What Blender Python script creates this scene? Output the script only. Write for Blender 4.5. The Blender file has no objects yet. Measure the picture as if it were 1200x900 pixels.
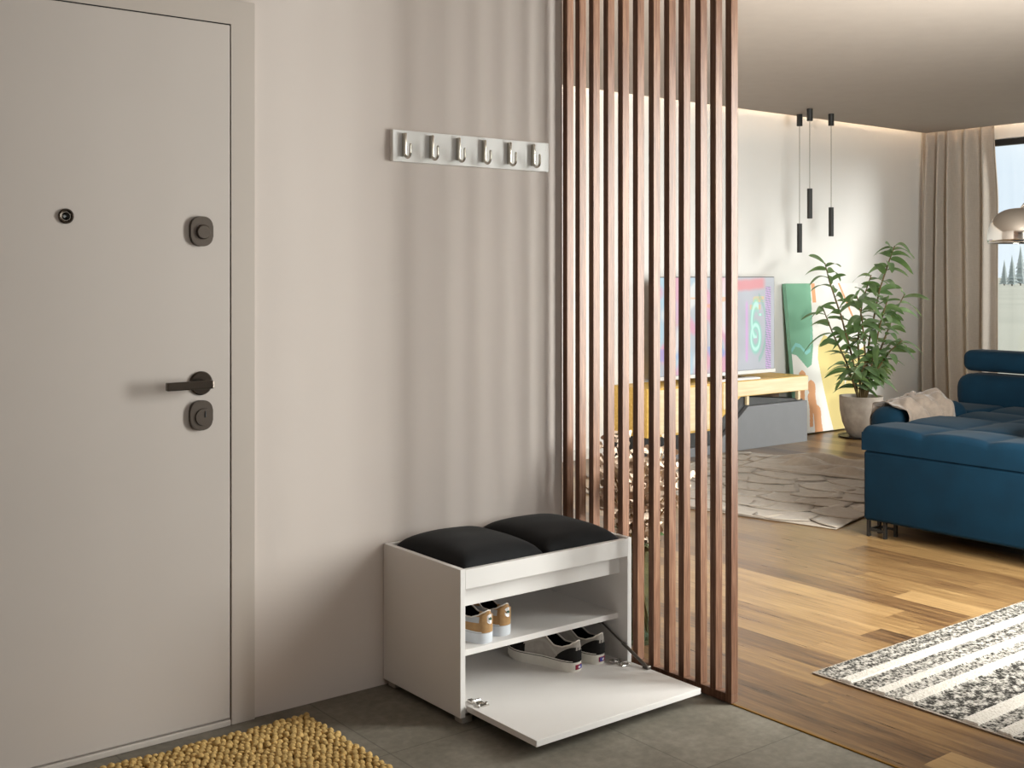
import bpy, bmesh, math, random
from mathutils import Vector, Matrix, noise
S = bpy.context.scene
COL = S.collection
PI = math.pi
rnd = random.Random(7)

# ------------------------------------------------------------------ helpers
def lin(h):
    h = h.lstrip('#'); o = []
    for i in (0, 2, 4):
        c = int(h[i:i+2], 16)/255
        o.append(c/12.92 if c <= .04045 else ((c+.055)/1.055)**2.4)
    return (*o, 1.0)
ORG = {}                                     # world origin of every empty / object
def link(o, parent=None, loc=(0, 0, 0)):
    COL.objects.link(o)
    loc = Vector(loc)
    if parent is not None:
        o.parent = parent
        o.location = loc - ORG[parent.name]
    else:
        o.location = loc
    ORG[o.name] = loc
    return o
def tag(o, label=None, cat=None, group=None, kind=None):
    if label: o['label'] = label
    if cat: o['category'] = cat
    if group: o['group'] = group
    if kind: o['kind'] = kind
    return o
def thing(name, loc, label=None, cat=None, group=None, kind=None):
    o = bpy.data.objects.new(name, None); o.empty_display_size = .1
    link(o, None, loc)
    return tag(o, label, cat, group, kind)
def obj(name, bm, m, parent=None, loc=None, smooth=False, kind=None):
    """link a bmesh (world coordinates) as one mesh object, its origin at loc or at its parent's"""
    if loc is None: loc = ORG[parent.name] if parent is not None else (0, 0, 0)
    bmesh.ops.translate(bm, verts=bm.verts, vec=-Vector(loc))
    bmesh.ops.recalc_face_normals(bm, faces=bm.faces)
    me = bpy.data.meshes.new(name); bm.to_mesh(me); bm.free()
    if smooth:
        for p in me.polygons: p.use_smooth = True
    for mm in (m if isinstance(m, (list, tuple)) else [m]): me.materials.append(mm)
    o = bpy.data.objects.new(name, me); link(o, parent, loc)
    if kind: o['kind'] = kind
    return o
def auto(o, deg=35):
    me = o.data
    for p in me.polygons: p.use_smooth = True
    me.set_sharp_from_angle(angle=math.radians(deg))
    return o
def copy_tree(o, parent=None, offset=(0, 0, 0)):
    c = o.copy(); COL.objects.link(c)
    if parent is not None: c.parent = parent
    else: c.location = o.location + Vector(offset)
    for ch in list(o.children): copy_tree(ch, c)
    return c
def BM(): return bmesh.new()
def box(bm, lo, hi, bev=0, seg=2):
    r = bmesh.ops.create_cube(bm, size=1); vs = r['verts']
    lo = Vector(lo); hi = Vector(hi)
    for v in vs: v.co = Vector(((lo[i]+hi[i])/2 + v.co[i]*(hi[i]-lo[i])) for i in range(3))
    if bev:
        es = list({e for v in vs for e in v.link_edges})
        bmesh.ops.bevel(bm, geom=es, offset=bev, segments=seg, affect='EDGES', profile=.5)
    return bm
def B(lo, hi, bev=0, seg=2): return box(BM(), lo, hi, bev, seg)
def basis(d):
    d = Vector(d).normalized()
    a = Vector((0, 0, 1)) if abs(d.z) < .9 else Vector((1, 0, 0))
    u = d.cross(a).normalized(); return u, d.cross(u).normalized()
def tube(bm, pts, r, n=8, cap=True, closed=False):
    pts = [Vector(p) for p in pts]; rings = []
    R = r if isinstance(r, (list, tuple)) else [r]*len(pts)
    u = None
    for i, p in enumerate(pts):
        if closed: d = pts[(i+1) % len(pts)]-pts[i-1]
        else: d = pts[min(i+1, len(pts)-1)]-pts[max(i-1, 0)]
        d.normalize()
        if u is None: u, w = basis(d)
        else:
            u = (u-d*u.dot(d)).normalized(); w = d.cross(u)
        rings.append([bm.verts.new(p+(u*math.cos(2*PI*k/n)+w*math.sin(2*PI*k/n))*R[i]) for k in range(n)])
    m = len(rings)
    for i in range(m if closed else m-1):
        a, b = rings[i], rings[(i+1) % m]
        for k in range(n): bm.faces.new((a[k], a[(k+1) % n], b[(k+1) % n], b[k]))
    if cap and not closed:
        bm.faces.new(rings[0][::-1]); bm.faces.new(rings[-1])
    return bm
def cyl(bm, p0, p1, r0, r1=None, n=24): return tube(bm, [p0, p1], [r0, r1 if r1 is not None else r0], n)
def lathe(bm, prof, c, n=40, axis='z', close=False):
    c = Vector(c); rings = []
    for r, h in prof:
        ring = []
        for k in range(n):
            a = 2*PI*k/n; q = (r*math.cos(a), r*math.sin(a), h)
            if axis == 'y': q = (q[0], h, q[1])
            ring.append(bm.verts.new(c+Vector(q)))
        rings.append(ring)
    for i in range(len(rings)-1):
        a, b = rings[i], rings[i+1]
        for k in range(n): bm.faces.new((a[k], a[(k+1) % n], b[(k+1) % n], b[k]))
    bm.faces.new(rings[0][::-1]); bm.faces.new(rings[-1])
    return bm
def prism(bm, poly, axis, a, b, bev=0):
    """poly: 2-D outline; axis 'y' -> outline in x,z extruded a..b along y; 'z' -> outline in x,y; 'x' -> outline in y,z"""
    def P(q, t): return {'y': (q[0], t, q[1]), 'z': (q[0], q[1], t), 'x': (t, q[0], q[1])}[axis]
    A = [bm.verts.new(P(q, a)) for q in poly]; Bv = [bm.verts.new(P(q, b)) for q in poly]
    n = len(poly)
    fs = [bm.faces.new(A), bm.faces.new(Bv[::-1])]
    for i in range(n): fs.append(bm.faces.new((A[i], Bv[i], Bv[(i+1) % n], A[(i+1) % n])))
    if bev:
        es = list({e for f in fs for e in f.edges})
        bmesh.ops.bevel(bm, geom=es, offset=bev, segments=2, affect='EDGES')
    return bm
def grid(bm, nu, nv, f, wrap=False):
    V = [[bm.verts.new(f(i/nu, j/nv)) for j in range(nv+1)] for i in range(nu+1)]
    F = []
    for i in range(nu):
        for j in range(nv): F.append(bm.faces.new((V[i][j], V[i+1][j], V[i+1][j+1], V[i][j+1])))
    return V, F
def solidify(o, t, off=-1):
    m = o.modifiers.new('thick', 'SOLIDIFY'); m.thickness = t; m.offset = off; return o
def subsurf(o, n=1):
    m = o.modifiers.new('sub', 'SUBSURF'); m.levels = n; m.render_levels = n; return o
def N3(x, y, z): return noise.noise(Vector((x, y, z)))
def lerp_tab(tab, t):
    for (a, va), (b, vb) in zip(tab, tab[1:]):
        if t <= b: return va+(vb-va)*(t-a)/(b-a) if b > a else vb
    return tab[-1][1]
def sm(a, b, x):
    t = min(1, max(0, (x-a)/(b-a))); return t*t*(3-2*t)

# ------------------------------------------------------------------ materials
class NT:
    def __init__(s, name):
        s.m = bpy.data.materials.new(name); s.m.use_nodes = True
        s.t = s.m.node_tree; s.b = s.t.nodes['Principled BSDF']; s.out = s.t.nodes['Material Output']
    def n(s, k, **kw):
        x = s.t.nodes.new(k)
        for a, v in kw.items():
            if a.startswith('i_'):
                x.inputs[a[2:].replace('_', ' ')].default_value = v
            else: setattr(x, a, v)
        return x
    def l(s, a, b): s.t.links.new(a, b)
    def math(s, op, a, b=None, c=None):
        x = s.n('ShaderNodeMath', operation=op)
        for i, v in enumerate((a, b, c)):
            if v is None: continue
            if hasattr(v, 'is_linked'): s.l(v, x.inputs[i])
            else: x.inputs[i].default_value = v
        return x.outputs[0]
    def ramp(s, fac, stops):
        r = s.n('ShaderNodeValToRGB'); e = r.color_ramp.elements
        while len(e) < len(stops): e.new(.5)
        for x, (p, c) in zip(e, stops): x.position = p; x.color = lin(c) if isinstance(c, str) else c
        s.l(fac, r.inputs[0]); return r.outputs[0]
    def noise(s, vec, scale, detail=4, rough=.5):
        x = s.n('ShaderNodeTexNoise'); x.inputs['Scale'].default_value = scale
        x.inputs['Detail'].default_value = detail; x.inputs['Roughness'].default_value = rough
        if vec is not None: s.l(vec, x.inputs['Vector'])
        return x.outputs['Fac']
    def mapv(s, vec, scale):
        x = s.n('ShaderNodeMapping'); x.inputs['Scale'].default_value = scale; s.l(vec, x.inputs['Vector']); return x.outputs[0]
    def bump(s, h, strength, dist=.002):
        x = s.n('ShaderNodeBump'); x.inputs['Strength'].default_value = strength; x.inputs['Distance'].default_value = dist
        s.l(h, x.inputs['Height']); s.l(x.outputs[0], s.b.inputs['Normal'])
    def pos(s): return s.n('ShaderNodeTexCoord').outputs['Object']
    def wpos(s): return s.n('ShaderNodeNewGeometry').outputs['Position']
    def mix(s, f, a, b, mode='MIX'):
        x = s.n('ShaderNodeMix', data_type='RGBA', blend_type=mode)
        for i, v in ((0, f), (6, a), (7, b)):
            if hasattr(v, 'is_linked'): s.l(v, x.inputs[i])
            else: x.inputs[i].default_value = lin(v) if isinstance(v, str) else v
        return x.outputs[2]
def M(name, col, rough=.5, metal=0, spec=.5, nz=None, bump=None, sheen=0, vary=.06, coat=0):
    """plain surface with a faint procedural variation and optional bump (scale, strength)"""
    t = NT(name); b = t.b
    c = lin(col) if isinstance(col, str) else col
    p = t.pos()
    f = t.noise(p, nz or 9, 5)
    lo = tuple(x*(1-vary) for x in c[:3])+(1,); hi = tuple(min(1, x*(1+vary)) for x in c[:3])+(1,)
    t.l(t.ramp(f, [(.3, lo), (.7, hi)]), b.inputs['Base Color'])
    b.inputs['Roughness'].default_value = rough; b.inputs['Metallic'].default_value = metal
    b.inputs['Specular IOR Level'].default_value = spec
    if sheen: b.inputs['Sheen Weight'].default_value = sheen; b.inputs['Sheen Roughness'].default_value = .4
    if coat: b.inputs['Coat Weight'].default_value = coat; b.inputs['Coat Roughness'].default_value = .1
    if bump: t.bump(t.noise(p, bump[0], 6), bump[1], bump[2] if len(bump) > 2 else .002)
    return t.m
def attr_mat(name, emit=0, rough=.7, spec=.3, bump=None):
    t = NT(name); a = t.n('ShaderNodeVertexColor'); a.layer_name = 'Col'
    if not emit: t.l(a.outputs[0], t.b.inputs['Base Color'])
    else: t.b.inputs['Base Color'].default_value = lin('#1c1d20')
    t.b.inputs['Roughness'].default_value = rough; t.b.inputs['Specular IOR Level'].default_value = spec
    if emit:
        t.l(a.outputs[0], t.b.inputs['Emission Color']); t.b.inputs['Emission Strength'].default_value = emit
    if bump: t.bump(t.noise(t.pos(), bump[0], 4), bump[1], bump[2])
    return t.m
def color_faces(o, fn):
    """give every face its own flat colour: fn(centre in object space) -> linear rgb"""
    me = o.data; a = me.color_attributes.new('Col', 'FLOAT_COLOR', 'CORNER')
    for p in me.polygons:
        c = fn(p.center); 
        for li in p.loop_indices: a.data[li].color = (c[0], c[1], c[2], 1)

m_wall = M('wall_plaster', '#d5cac3', .85, spec=.25, nz=1.6, vary=.03, bump=(35, .06))
m_tvwall = M('white_plaster', '#e7e4e1', .85, spec=.25, nz=1.6, vary=.02)
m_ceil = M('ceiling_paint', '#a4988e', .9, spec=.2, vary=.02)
m_door = M('door_paint', '#c5bbb4', .55, spec=.35, nz=2, vary=.02, bump=(60, .03))
m_frame = M('door_frame_paint', '#bfb4ab', .55, spec=.35, nz=2, vary=.02)
m_white = M('white_laminate', '#dfdbd8', .38, spec=.45, nz=3, vary=.012)
m_black_metal = M('dark_bronze', '#5a524b', .2, metal=.9, vary=.08)
m_lock = M('bronze_plate', '#554c45', .42, metal=.7, vary=.05)
m_chrome = M('chrome', '#d8d5d0', .12, metal=1, vary=.02)
m_nickel = M('brushed_nickel', '#c2bbb0', .25, metal=1, vary=.03)
m_steel = M('steel_stay', '#77736e', .35, metal=.9, vary=.05)
m_foot = M('grey_plastic', '#9b958e', .5, vary=.04)
m_black = M('black_powder', '#181716', .45, vary=.1)
m_pend = M('pendant_black', '#1b1917', .5, vary=.08)
m_cush = M('black_seat_fabric', '#131315', .85, spec=.25, nz=60, vary=.12, bump=(420, .35, .001), sheen=.05)
m_yellow = M('light_oak', '#d9b86a', .5, spec=.4, nz=5, vary=.1)
m_grey = M('grey_lacquer', '#77787b', .45, spec=.4, vary=.03)
m_pot = M('concrete_pot', '#a59a8f', .8, nz=14, vary=.22, bump=(40, .3))
m_soil = M('soil', '#2f241a', .95, vary=.3, bump=(80, .6, .004))
m_stem = M('plant_stem', '#6d5a38', .8, vary=.2)
m_sofa = M('blue_velvet', '#052232', .8, spec=.12, nz=7, vary=.16, bump=(160, .12, .001), sheen=.03)
m_throw = M('taupe_throw', '#7e7166', .9, spec=.15, nz=50, vary=.1, bump=(300, .3, .001), sheen=.4)
m_rug2 = M('beige_felt', '#9f9488', .92, spec=.15, nz=30, vary=.08, bump=(260, .3, .001), sheen=.2)
m_jute = M('jute_cord', '#bf9f66', .85, spec=.2, nz=55, vary=.28, bump=(350, .7, .002))
m_dark = M('window_frame_dark', '#2a2725', .45, vary=.05)
m_skirt = M('skirting_white', '#d6d2cc', .5, vary=.02)
m_sill = M('threshold_paint', '#c2b9b1', .5, vary=.02)
m_oakstrip = M('brass_strip', '#8a6420', .35, metal=.5, vary=.05)
m_dried = M('dried_petals', '#b9a592', .75, spec=.3, nz=40, vary=.3)
m_dstem = M('dried_stems', '#7d6038', .8, vary=.2)
m_gstem = M('green_stems', '#3f5a33', .7, vary=.2)

def leaf_material():
    t = NT('plant_leaf'); p = t.pos()
    t.l(t.ramp(t.noise(p, 6, 3), [(.3, '#4a643f'), (.55, '#6d8759'), (.75, '#9bad88')]), t.b.inputs['Base Color'])
    t.b.inputs['Roughness'].default_value = .38; t.b.inputs['Specular IOR Level'].default_value = .6
    t.b.inputs['Sheen Weight'].default_value = .1
    tr = t.n('ShaderNodeBsdfTranslucent'); tr.inputs[0].default_value = lin('#7da24e')
    mx = t.n('ShaderNodeMixShader'); mx.inputs[0].default_value = .25
    t.l(t.b.outputs[0], mx.inputs[1]); t.l(tr.outputs[0], mx.inputs[2]); t.l(mx.outputs[0], t.out.inputs[0])
    return t.m
m_leaf = leaf_material()
def curtain_material():
    t = NT('curtain_linen'); p = t.pos()
    f = t.noise(t.mapv(p, (60, 60, 6)), 3, 4)
    g = t.noise(t.mapv(p, (8, 8, 120)), 3, 3)
    t.l(t.ramp(t.math('MULTIPLY', t.math('ADD', f, g), .5), [(.35, '#cbc1b6'), (.65, '#ded4ca')]), t.b.inputs['Base Color'])
    t.b.inputs['Roughness'].default_value = .9; t.b.inputs['Specular IOR Level'].default_value = .1
    tr = t.n('ShaderNodeBsdfTranslucent'); tr.inputs[0].default_value = lin('#b9aa98')
    mx = t.n('ShaderNodeMixShader'); mx.inputs[0].default_value = .35
    t.l(t.b.outputs[0], mx.inputs[1]); t.l(tr.outputs[0], mx.inputs[2]); t.l(mx.outputs[0], t.out.inputs[0])
    return t.m
m_curtain = curtain_material()
def glass_material(name, tint='#ffffff', refl=.9):
    t = NT(name); t.t.nodes.remove(t.b)
    tr = t.n('ShaderNodeBsdfTransparent'); tr.inputs[0].default_value = lin(tint)
    gl = t.n('ShaderNodeBsdfGlossy'); gl.inputs['Roughness'].default_value = .02
    lw = t.n('ShaderNodeLayerWeight'); lw.inputs[0].default_value = .5
    sch = t.math('ADD', t.math('MULTIPLY', t.math('POWER', lw.outputs['Facing'], 5), .9), .035)
    mx = t.n('ShaderNodeMixShader'); t.l(t.math('MULTIPLY', sch, refl), mx.inputs[0])
    t.l(tr.outputs[0], mx.inputs[1]); t.l(gl.outputs[0], mx.inputs[2]); t.l(mx.outputs[0], t.out.inputs[0])
    return t.m
m_pane = glass_material('window_glass', '#f6fafa')
m_vase = glass_material('vase_glass', '#e4ece6', 1.0)
def slat_material():
    t = NT('walnut_slat'); p = t.wpos()
    a = t.noise(t.mapv(p, (90, 90, 4)), 2.2, 6, .6)
    b = t.noise(t.mapv(p, (14, 14, .7)), 2, 3)
    f = t.math('ADD', t.math('MULTIPLY', a, .65), t.math('MULTIPLY', b, .35))
    t.l(t.ramp(f, [(.32, '#472e21'), (.5, '#684938'), (.68, '#876650')]), t.b.inputs['Base Color'])
    t.b.inputs['Roughness'].default_value = .4; t.b.inputs['Specular IOR Level'].default_value = .21
    t.bump(a, .1, .0005)
    return t.m
m_slat = slat_material()
def lightwood(name, cols, axis):
    t = NT(name); p = t.wpos()
    sc = {'x': (1.2, 18, 18), 'z': (18, 18, 1.2)}[axis]
    a = t.noise(t.mapv(p, sc), 2.5, 5, .55)
    t.l(t.ramp(a, [(.3, cols[0]), (.55, cols[1]), (.75, cols[2])]), t.b.inputs['Base Color'])
    t.b.inputs['Roughness'].default_value = .5
    return t.m
m_oak = lightwood('honey_oak', ('#c49a45', '#d6ae58', '#dfbd70'), 'x')
m_oakedge = lightwood('pale_oak_edge', ('#dcc49a', '#e5d1ab', '#ecdcbb'), 'x')

def wood_floor():
    t = NT('oak_parquet'); p = t.wpos()
    sp = t.n('ShaderNodeSeparateXYZ'); t.l(p, sp.inputs[0])
    W, L = .135, 1.25
    cx = t.math('DIVIDE', t.math('ADD', sp.outputs[0], .06), W); ci = t.math('FLOOR', cx)
    wn = t.n('ShaderNodeTexWhiteNoise', noise_dimensions='1D'); t.l(ci, wn.inputs['W'])
    ry = t.math('DIVIDE', t.math('ADD', sp.outputs[1], t.math('MULTIPLY', wn.outputs['Value'], 1.1)), L); ri = t.math('FLOOR', ry)
    cb = t.n('ShaderNodeCombineXYZ'); t.l(ci, cb.inputs[0]); t.l(ri, cb.inputs[1])
    w2 = t.n('ShaderNodeTexWhiteNoise', noise_dimensions='3D'); t.l(cb.outputs[0], w2.inputs['Vector'])
    tone = w2.outputs['Value']
    # grain: stretched along y, shifted per plank
    sh = t.n('ShaderNodeVectorMath', operation='SCALE'); t.l(w2.outputs['Color'], sh.inputs[0]); sh.inputs['Scale'].default_value = 40
    ad = t.n('ShaderNodeVectorMath', operation='ADD'); t.l(p, ad.inputs[0]); t.l(sh.outputs[0], ad.inputs[1])
    g1 = t.noise(t.mapv(ad.outputs[0], (46, 2.0, 1)), 1.6, 8, .68)
    g2 = t.noise(t.mapv(ad.outputs[0], (9, .8, 1)), 1.5, 3)
    f = t.math('ADD', t.math('ADD', t.math('MULTIPLY', tone, .40), t.math('MULTIPLY', g1, .86)), t.math('MULTIPLY', g2, .22))
    base = t.ramp(f, [(.44, '#3a2919'), (.60, '#60462c'), (.76, '#7b5f3c'), (.94, '#987a52')])
    # seams
    fx = t.math('FRACT', cx); fy = t.math('FRACT', ry)
    ex = t.math('MINIMUM', fx, t.math('SUBTRACT', 1, fx)); ey = t.math('MINIMUM', fy, t.math('SUBTRACT', 1, fy))
    seam = t.math('MINIMUM', t.math('MULTIPLY', ex, W), t.math('MULTIPLY', ey, L))
    sf = t.math('LESS_THAN', seam, .0007)
    t.l(t.mix(t.math('MULTIPLY', sf, .45), base, '#4a2e14'), t.b.inputs['Base Color'])
    t.l(t.math('ADD', t.math('MULTIPLY', g1, .16), .22), t.b.inputs['Roughness'])
    t.b.inputs['Specular IOR Level'].default_value = .5
    t.bump(t.math('SUBTRACT', t.math('MULTIPLY', g1, .3), sf), .12, .0012)
    return t.m
m_floor = wood_floor()
def tile_floor():
    t = NT('slate_tile'); p = t.wpos()
    sp = t.n('ShaderNodeSeparateXYZ'); t.l(p, sp.inputs[0])
    def edge(o, off, w):
        f = t.math('FRACT', t.math('DIVIDE', t.math('ADD', o, off), w)); return t.math('MULTIPLY', t.math('MINIMUM', f, t.math('SUBTRACT', 1, f)), w)
    e = t.math('MINIMUM', edge(sp.outputs[0], 1.022+6, .6), edge(sp.outputs[1], 6.47, .6))
    sf = t.math('LESS_THAN', e, .0022)
    a = t.noise(p, 3.5, 8, .62); b = t.noise(p, 38, 5, .6)
    f = t.math('ADD', t.math('MULTIPLY', a, .6), t.math('MULTIPLY', b, .4))
    base = t.ramp(f, [(.34, '#5f5a50'), (.5, '#736d62'), (.66, '#857f74')])
    t.l(t.mix(t.math('MULTIPLY', sf, .6), base, '#4a463e'), t.b.inputs['Base Color'])
    t.b.inputs['Roughness'].default_value = .55; t.b.inputs['Specular IOR Level'].default_value = .4
    t.bump(t.math('SUBTRACT', t.math('MULTIPLY', f, .5), sf), .25, .002)
    return t.m
m_tile = tile_floor()

# ------------------------------------------------------------------ camera
cd = bpy.data.cameras.new('camera'); cam = bpy.data.objects.new('camera', cd); COL.objects.link(cam)
cam.location = (-2.707, -3.178, 1.32); cam.rotation_euler = (PI/2, 0, -math.radians(37.927))
cd.sensor_width = 36; cd.lens = 36*1348.6/1200; cd.shift_y = -(450-322.05)/1200; cd.clip_start = .05; cd.clip_end = 2000
S.camera = cam
FW = Vector((math.sin(math.radians(37.927)), math.cos(math.radians(37.927)), 0)); RT = Vector((FW.y, -FW.x, 0))

# ------------------------------------------------------------------ room shell
ZC = 2.62; XE = 7.0; YF = 3.004; YB = -1.85
def struct(name, bm, m): return obj(name, bm, m, kind='structure')
struct('floor', B((-3.6, -4.7, -.12), (0, 0, 0)), m_tile)
fl2 = struct('floor_parquet', B((0, YB-.2, -.12), (XE+.2, YF+.2, .0)), m_floor)
struct('trim_1', B((-.004, YB, -.02), (.006, -.8, .0035), .001), m_oakstrip)
struct('wall_left', B((-3.6, 0, 0), (0, .12, 2.72)), m_wall)
struct('wall_side', B((-.12, .12, 0), (0, YF, 2.72)), m_wall)
struct('wall_far', B((-.12, YF, 0), (XE+.2, YF+.15, 2.9)), m_tvwall)
# window wall with its opening
WY0, WY1, WZ0, WZ1 = -1.9, 2.72, .06, 2.53
bm = BM(); box(bm, (XE, WY1, 0), (XE+.2, YF, 2.9)); box(bm, (XE, YB-.2, 0), (XE+.2, WY0, 2.9))
box(bm, (XE, WY0, 0), (XE+.2, WY1, WZ0)); box(bm, (XE, WY0, WZ1), (XE+.2, WY1, 2.9)); struct('wall_right', bm, m_tvwall)
# back wall with a tall window
BX0, BX1, BZ0, BZ1 = .80, 2.35, .5, 2.28
bm = BM(); box(bm, (0, YB-.1, 0), (BX0, YB, 2.9)); box(bm, (BX1, YB-.1, 0), (XE, YB, 2.9))
box(bm, (BX0, YB-.1, 0), (BX1, YB, BZ0)); box(bm, (BX0, YB-.1, BZ1), (BX1, YB, 2.9)); struct('wall_back', bm, m_tvwall)
bm = BM(); box(bm, (-3.6, -4.7, 0), (-1.7, -4.6, 2.72)); box(bm, (-.1, -4.7, 0), (.12, -4.6, 2.72)); box(bm, (-1.7, -4.7, 0), (-.1, -4.6, .85)); box(bm, (-1.7, -4.7, 2.2), (-.1, -4.6, 2.72)); struct('wall_hall_end', bm, m_wall)
struct('wall_hall_left', B((-3.7, -4.7, 0), (-3.6, .12, 2.72)), m_wall)
struct('wall_hall_right', B((0, -4.6, 0), (.12, YB-.1, 2.72)), m_wall)
# ceiling: dropped panel with a cove along the far and window walls
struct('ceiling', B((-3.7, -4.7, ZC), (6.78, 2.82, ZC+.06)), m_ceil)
struct('ceiling_upper', B((-3.7, -4.7, 2.9), (XE+.2, YF+.2, 3.0)), m_tvwall)
def emat(name, col, s):
    t = NT(name); t.b.inputs['Base Color'].default_value = lin(col)
    t.b.inputs['Emission Color'].default_value = lin(col); t.b.inputs['Emission Strength'].default_value = s; return t.m
m_led = emat('led_strip', '#ffe3bd', 24)
bm = BM(); box(bm, (0, 2.765, ZC+.062), (6.74, 2.785, ZC+.075)); 
struct('trim_5', bm, m_led)
bm = BM(); box(bm, (6.725, YB, ZC+.062), (6.745, 2.76, ZC+.075))
struct('trim_6', bm, m_led)
struct('baseboard_far', B((0, YF-.014, 0), (XE, YF, .075), .003), m_skirt)
struct('baseboard_side', B((0, .02, 0), (.012, YF-.014, .075), .003), m_skirt)

# windows
def window(name, axis, at, a0, a1, z0, z1, muls, depth=.06):
    w = thing(name, (at, (a0+a1)/2, z0) if axis == 'x' else ((a0+a1)/2, at, z0), kind='structure')
    def P(a, d, z): return (at+d, a, z) if axis == 'x' else (a, at+d, z)
    def bb(bm, A, Z, D):
        p, q = P(A[0], D[0], Z[0]), P(A[1], D[1], Z[1])
        box(bm, [min(x, y) for x, y in zip(p, q)], [max(x, y) for x, y in zip(p, q)], .003)
    f = BM(); t = .055
    bb(f, (a0, a1), (z0, z0+t), (0, depth)); bb(f, (a0, a1), (z1-t, z1), (0, depth))
    bb(f, (a0, a0+t), (z0, z1), (0, depth)); bb(f, (a1-t, a1), (z0, z1), (0, depth))
    obj('window_frame', f, m_dark, w)
    for mx in muls:
        f = BM(); bb(f, (mx-t/2, mx+t/2), (z0+t, z1-t), (.005, depth-.005)); obj('mullion', f, m_dark, w)
    g = BM(); bb(g, (a0+t, a1-t), (z0+t, z1-t), (depth/2-.003, depth/2+.003)); obj('pane', g, m_pane, w)
    return w
window('window_1', 'x', XE+.05, WY0, WY1, WZ0, WZ1, (.1,))
window('window_2', 'y', YB-.07, BX0, BX1, BZ0, BZ1, ())

window('hall_fill_window', 'y', -4.67, -1.7, -.1, .85, 2.2, (-.9,))  # unseen hall window, added only to let fill light in

# ------------------------------------------------------------------ entrance door
tr = BM()
prism(tr, [(-1.208, 0), (-1.208, 2.127), (-2.355, 2.127), (-2.355, 0), (-2.28, 0), (-2.28, 2.056), (-1.282, 2.056), (-1.282, 0)], 'y', -.012, 0, .0015)
struct('trim_2', tr, m_frame)
struct('trim_3', B((-2.28, -.016, 0), (-1.285, 0, .018), .003), m_sill)
struct('door_gap_shade', B((-2.285, -.003, .02), (-1.28, 0, 2.058)), m_black)  # black sheet behind the leaf, stands in for shade in the gap
d = thing('door_1', (-1.78, -.02, 0), kind='structure')
obj('door_leaf', B((-2.275, -.0115, .022), (-1.2863, -.004, 2.0515), .0025), m_door, d)
YD = -.026
def plate(w, h, r, c, y0, y1, n=8):
    poly = []
    for qx, qz, a0 in ((1, 1, 0), (-1, 1, 90), (-1, -1, 180), (1, -1, 270)):
        for k in range(n+1):
            a = math.radians(a0+90*k/n); poly.append((c[0]+qx*(w/2-r)+r*math.cos(a), c[1]+qz*(h/2-r)+r*math.sin(a)))
    return prism(BM(), poly, 'y', y0, y1, .002)
lp = obj('lock_plate', plate(.068, .086, .028, (-1.383, 1.445), YD, YD-.012), m_lock, d)
obj('thumb_turn', lathe(BM(), [(.0, 0), (.021, 0), (.021, -.006), (.018, -.008), (0, -.008)], (-1.38, YD-.012, 1.443), 32, 'y'), m_lock, lp)
lp = obj('lock_plate', plate(.068, .086, .028, (-1.384, .916), YD, YD-.012), m_lock, d)
obj('cylinder_guard', lathe(BM(), [(.0, 0), (.025, 0), (.024, -.004), (0, -.004)], (-1.379, YD-.012, .911), 32, 'y'), m_lock, lp)
obj('keyhole', B((-1.377, YD-.018, .910), (-1.373, YD-.015, .928), .001), m_black, lp)
h = obj('door_handle', lathe(BM(), [(0, 0), (.0345, 0), (.0345, -.005), (.031, -.009), (0, -.009)], (-1.383, YD, 1.008), 40, 'y'), m_black_metal, d)
obj('neck', cyl(BM(), (-1.383, YD-.008, 1.008), (-1.383, YD-.052, 1.008), .0115, .0105), m_black_metal, h)
bm = B((-1.505, YD-.062, .996), (-1.368, YD-.046, 1.0195), .003, 3); obj('lever', bm, m_black_metal, h)
for o_ in d.children:
    if o_.name.startswith('door_handle'): auto(o_)
pe = obj('peephole', lathe(BM(), [(0, 0), (.0205, 0), (.0205, -.004), (.017, -.008), (.013, -.006), (.012, -.002), (0, -.002)], (-1.761, YD, 1.477), 32, 'y'), m_black_metal, d)
obj('lens', lathe(BM(), [(0, -.0022), (.011, -.0022), (.008, -.006), (0, -.007)], (-1.761, YD, 1.477), 24, 'y'), M('lens_black', '#050505', .08), pe)

for o_ in d.children:
    if not o_.name.startswith('door_leaf'): o_.location += Vector((.006 if o_.location.x > -2 else .0045, .0145, 0))

# ------------------------------------------------------------------ coat rack
rk = thing('coat_rack', (-.405, 0, 1.687), 'white wall board carrying six silver coat hooks above the bench', 'coat rack')
obj('board', B((-.731, -.018, 1.687), (-.0785, -.0002, 1.789), .0012), M('rack_white', '#f0eeeb', .4, nz=3, vary=.01), rk)
hk = None
for i, x in enumerate((-.693, -.587, -.479, -.372, -.263, -.157)):
    if hk is None:
        bm = B((x-.0042, -.036, 1.703), (x+.0042, -.018, 1.779), .0015)
        pts = [(x, -.029-.001, 1.712)]
        for k in range(11):
            a = PI*(k/10); pts.append((x, -.047+.0165*math.cos(a), 1.7145-.0165*math.sin(a)))
        pts.append((x, -.0635, 1.738))
        tube(bm, pts, .0044, 10); bmesh.ops.create_uvsphere(bm, u_segments=10, v_segments=6, radius=.0046, matrix=Matrix.Translation((x, -.0635, 1.738)))
        hk = auto(obj('hook', bm, m_nickel, rk)); x0 = x
    else:
        c = hk.copy(); c.location = hk.location+Vector((x-x0, 0, 0)); COL.objects.link(c)

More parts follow.
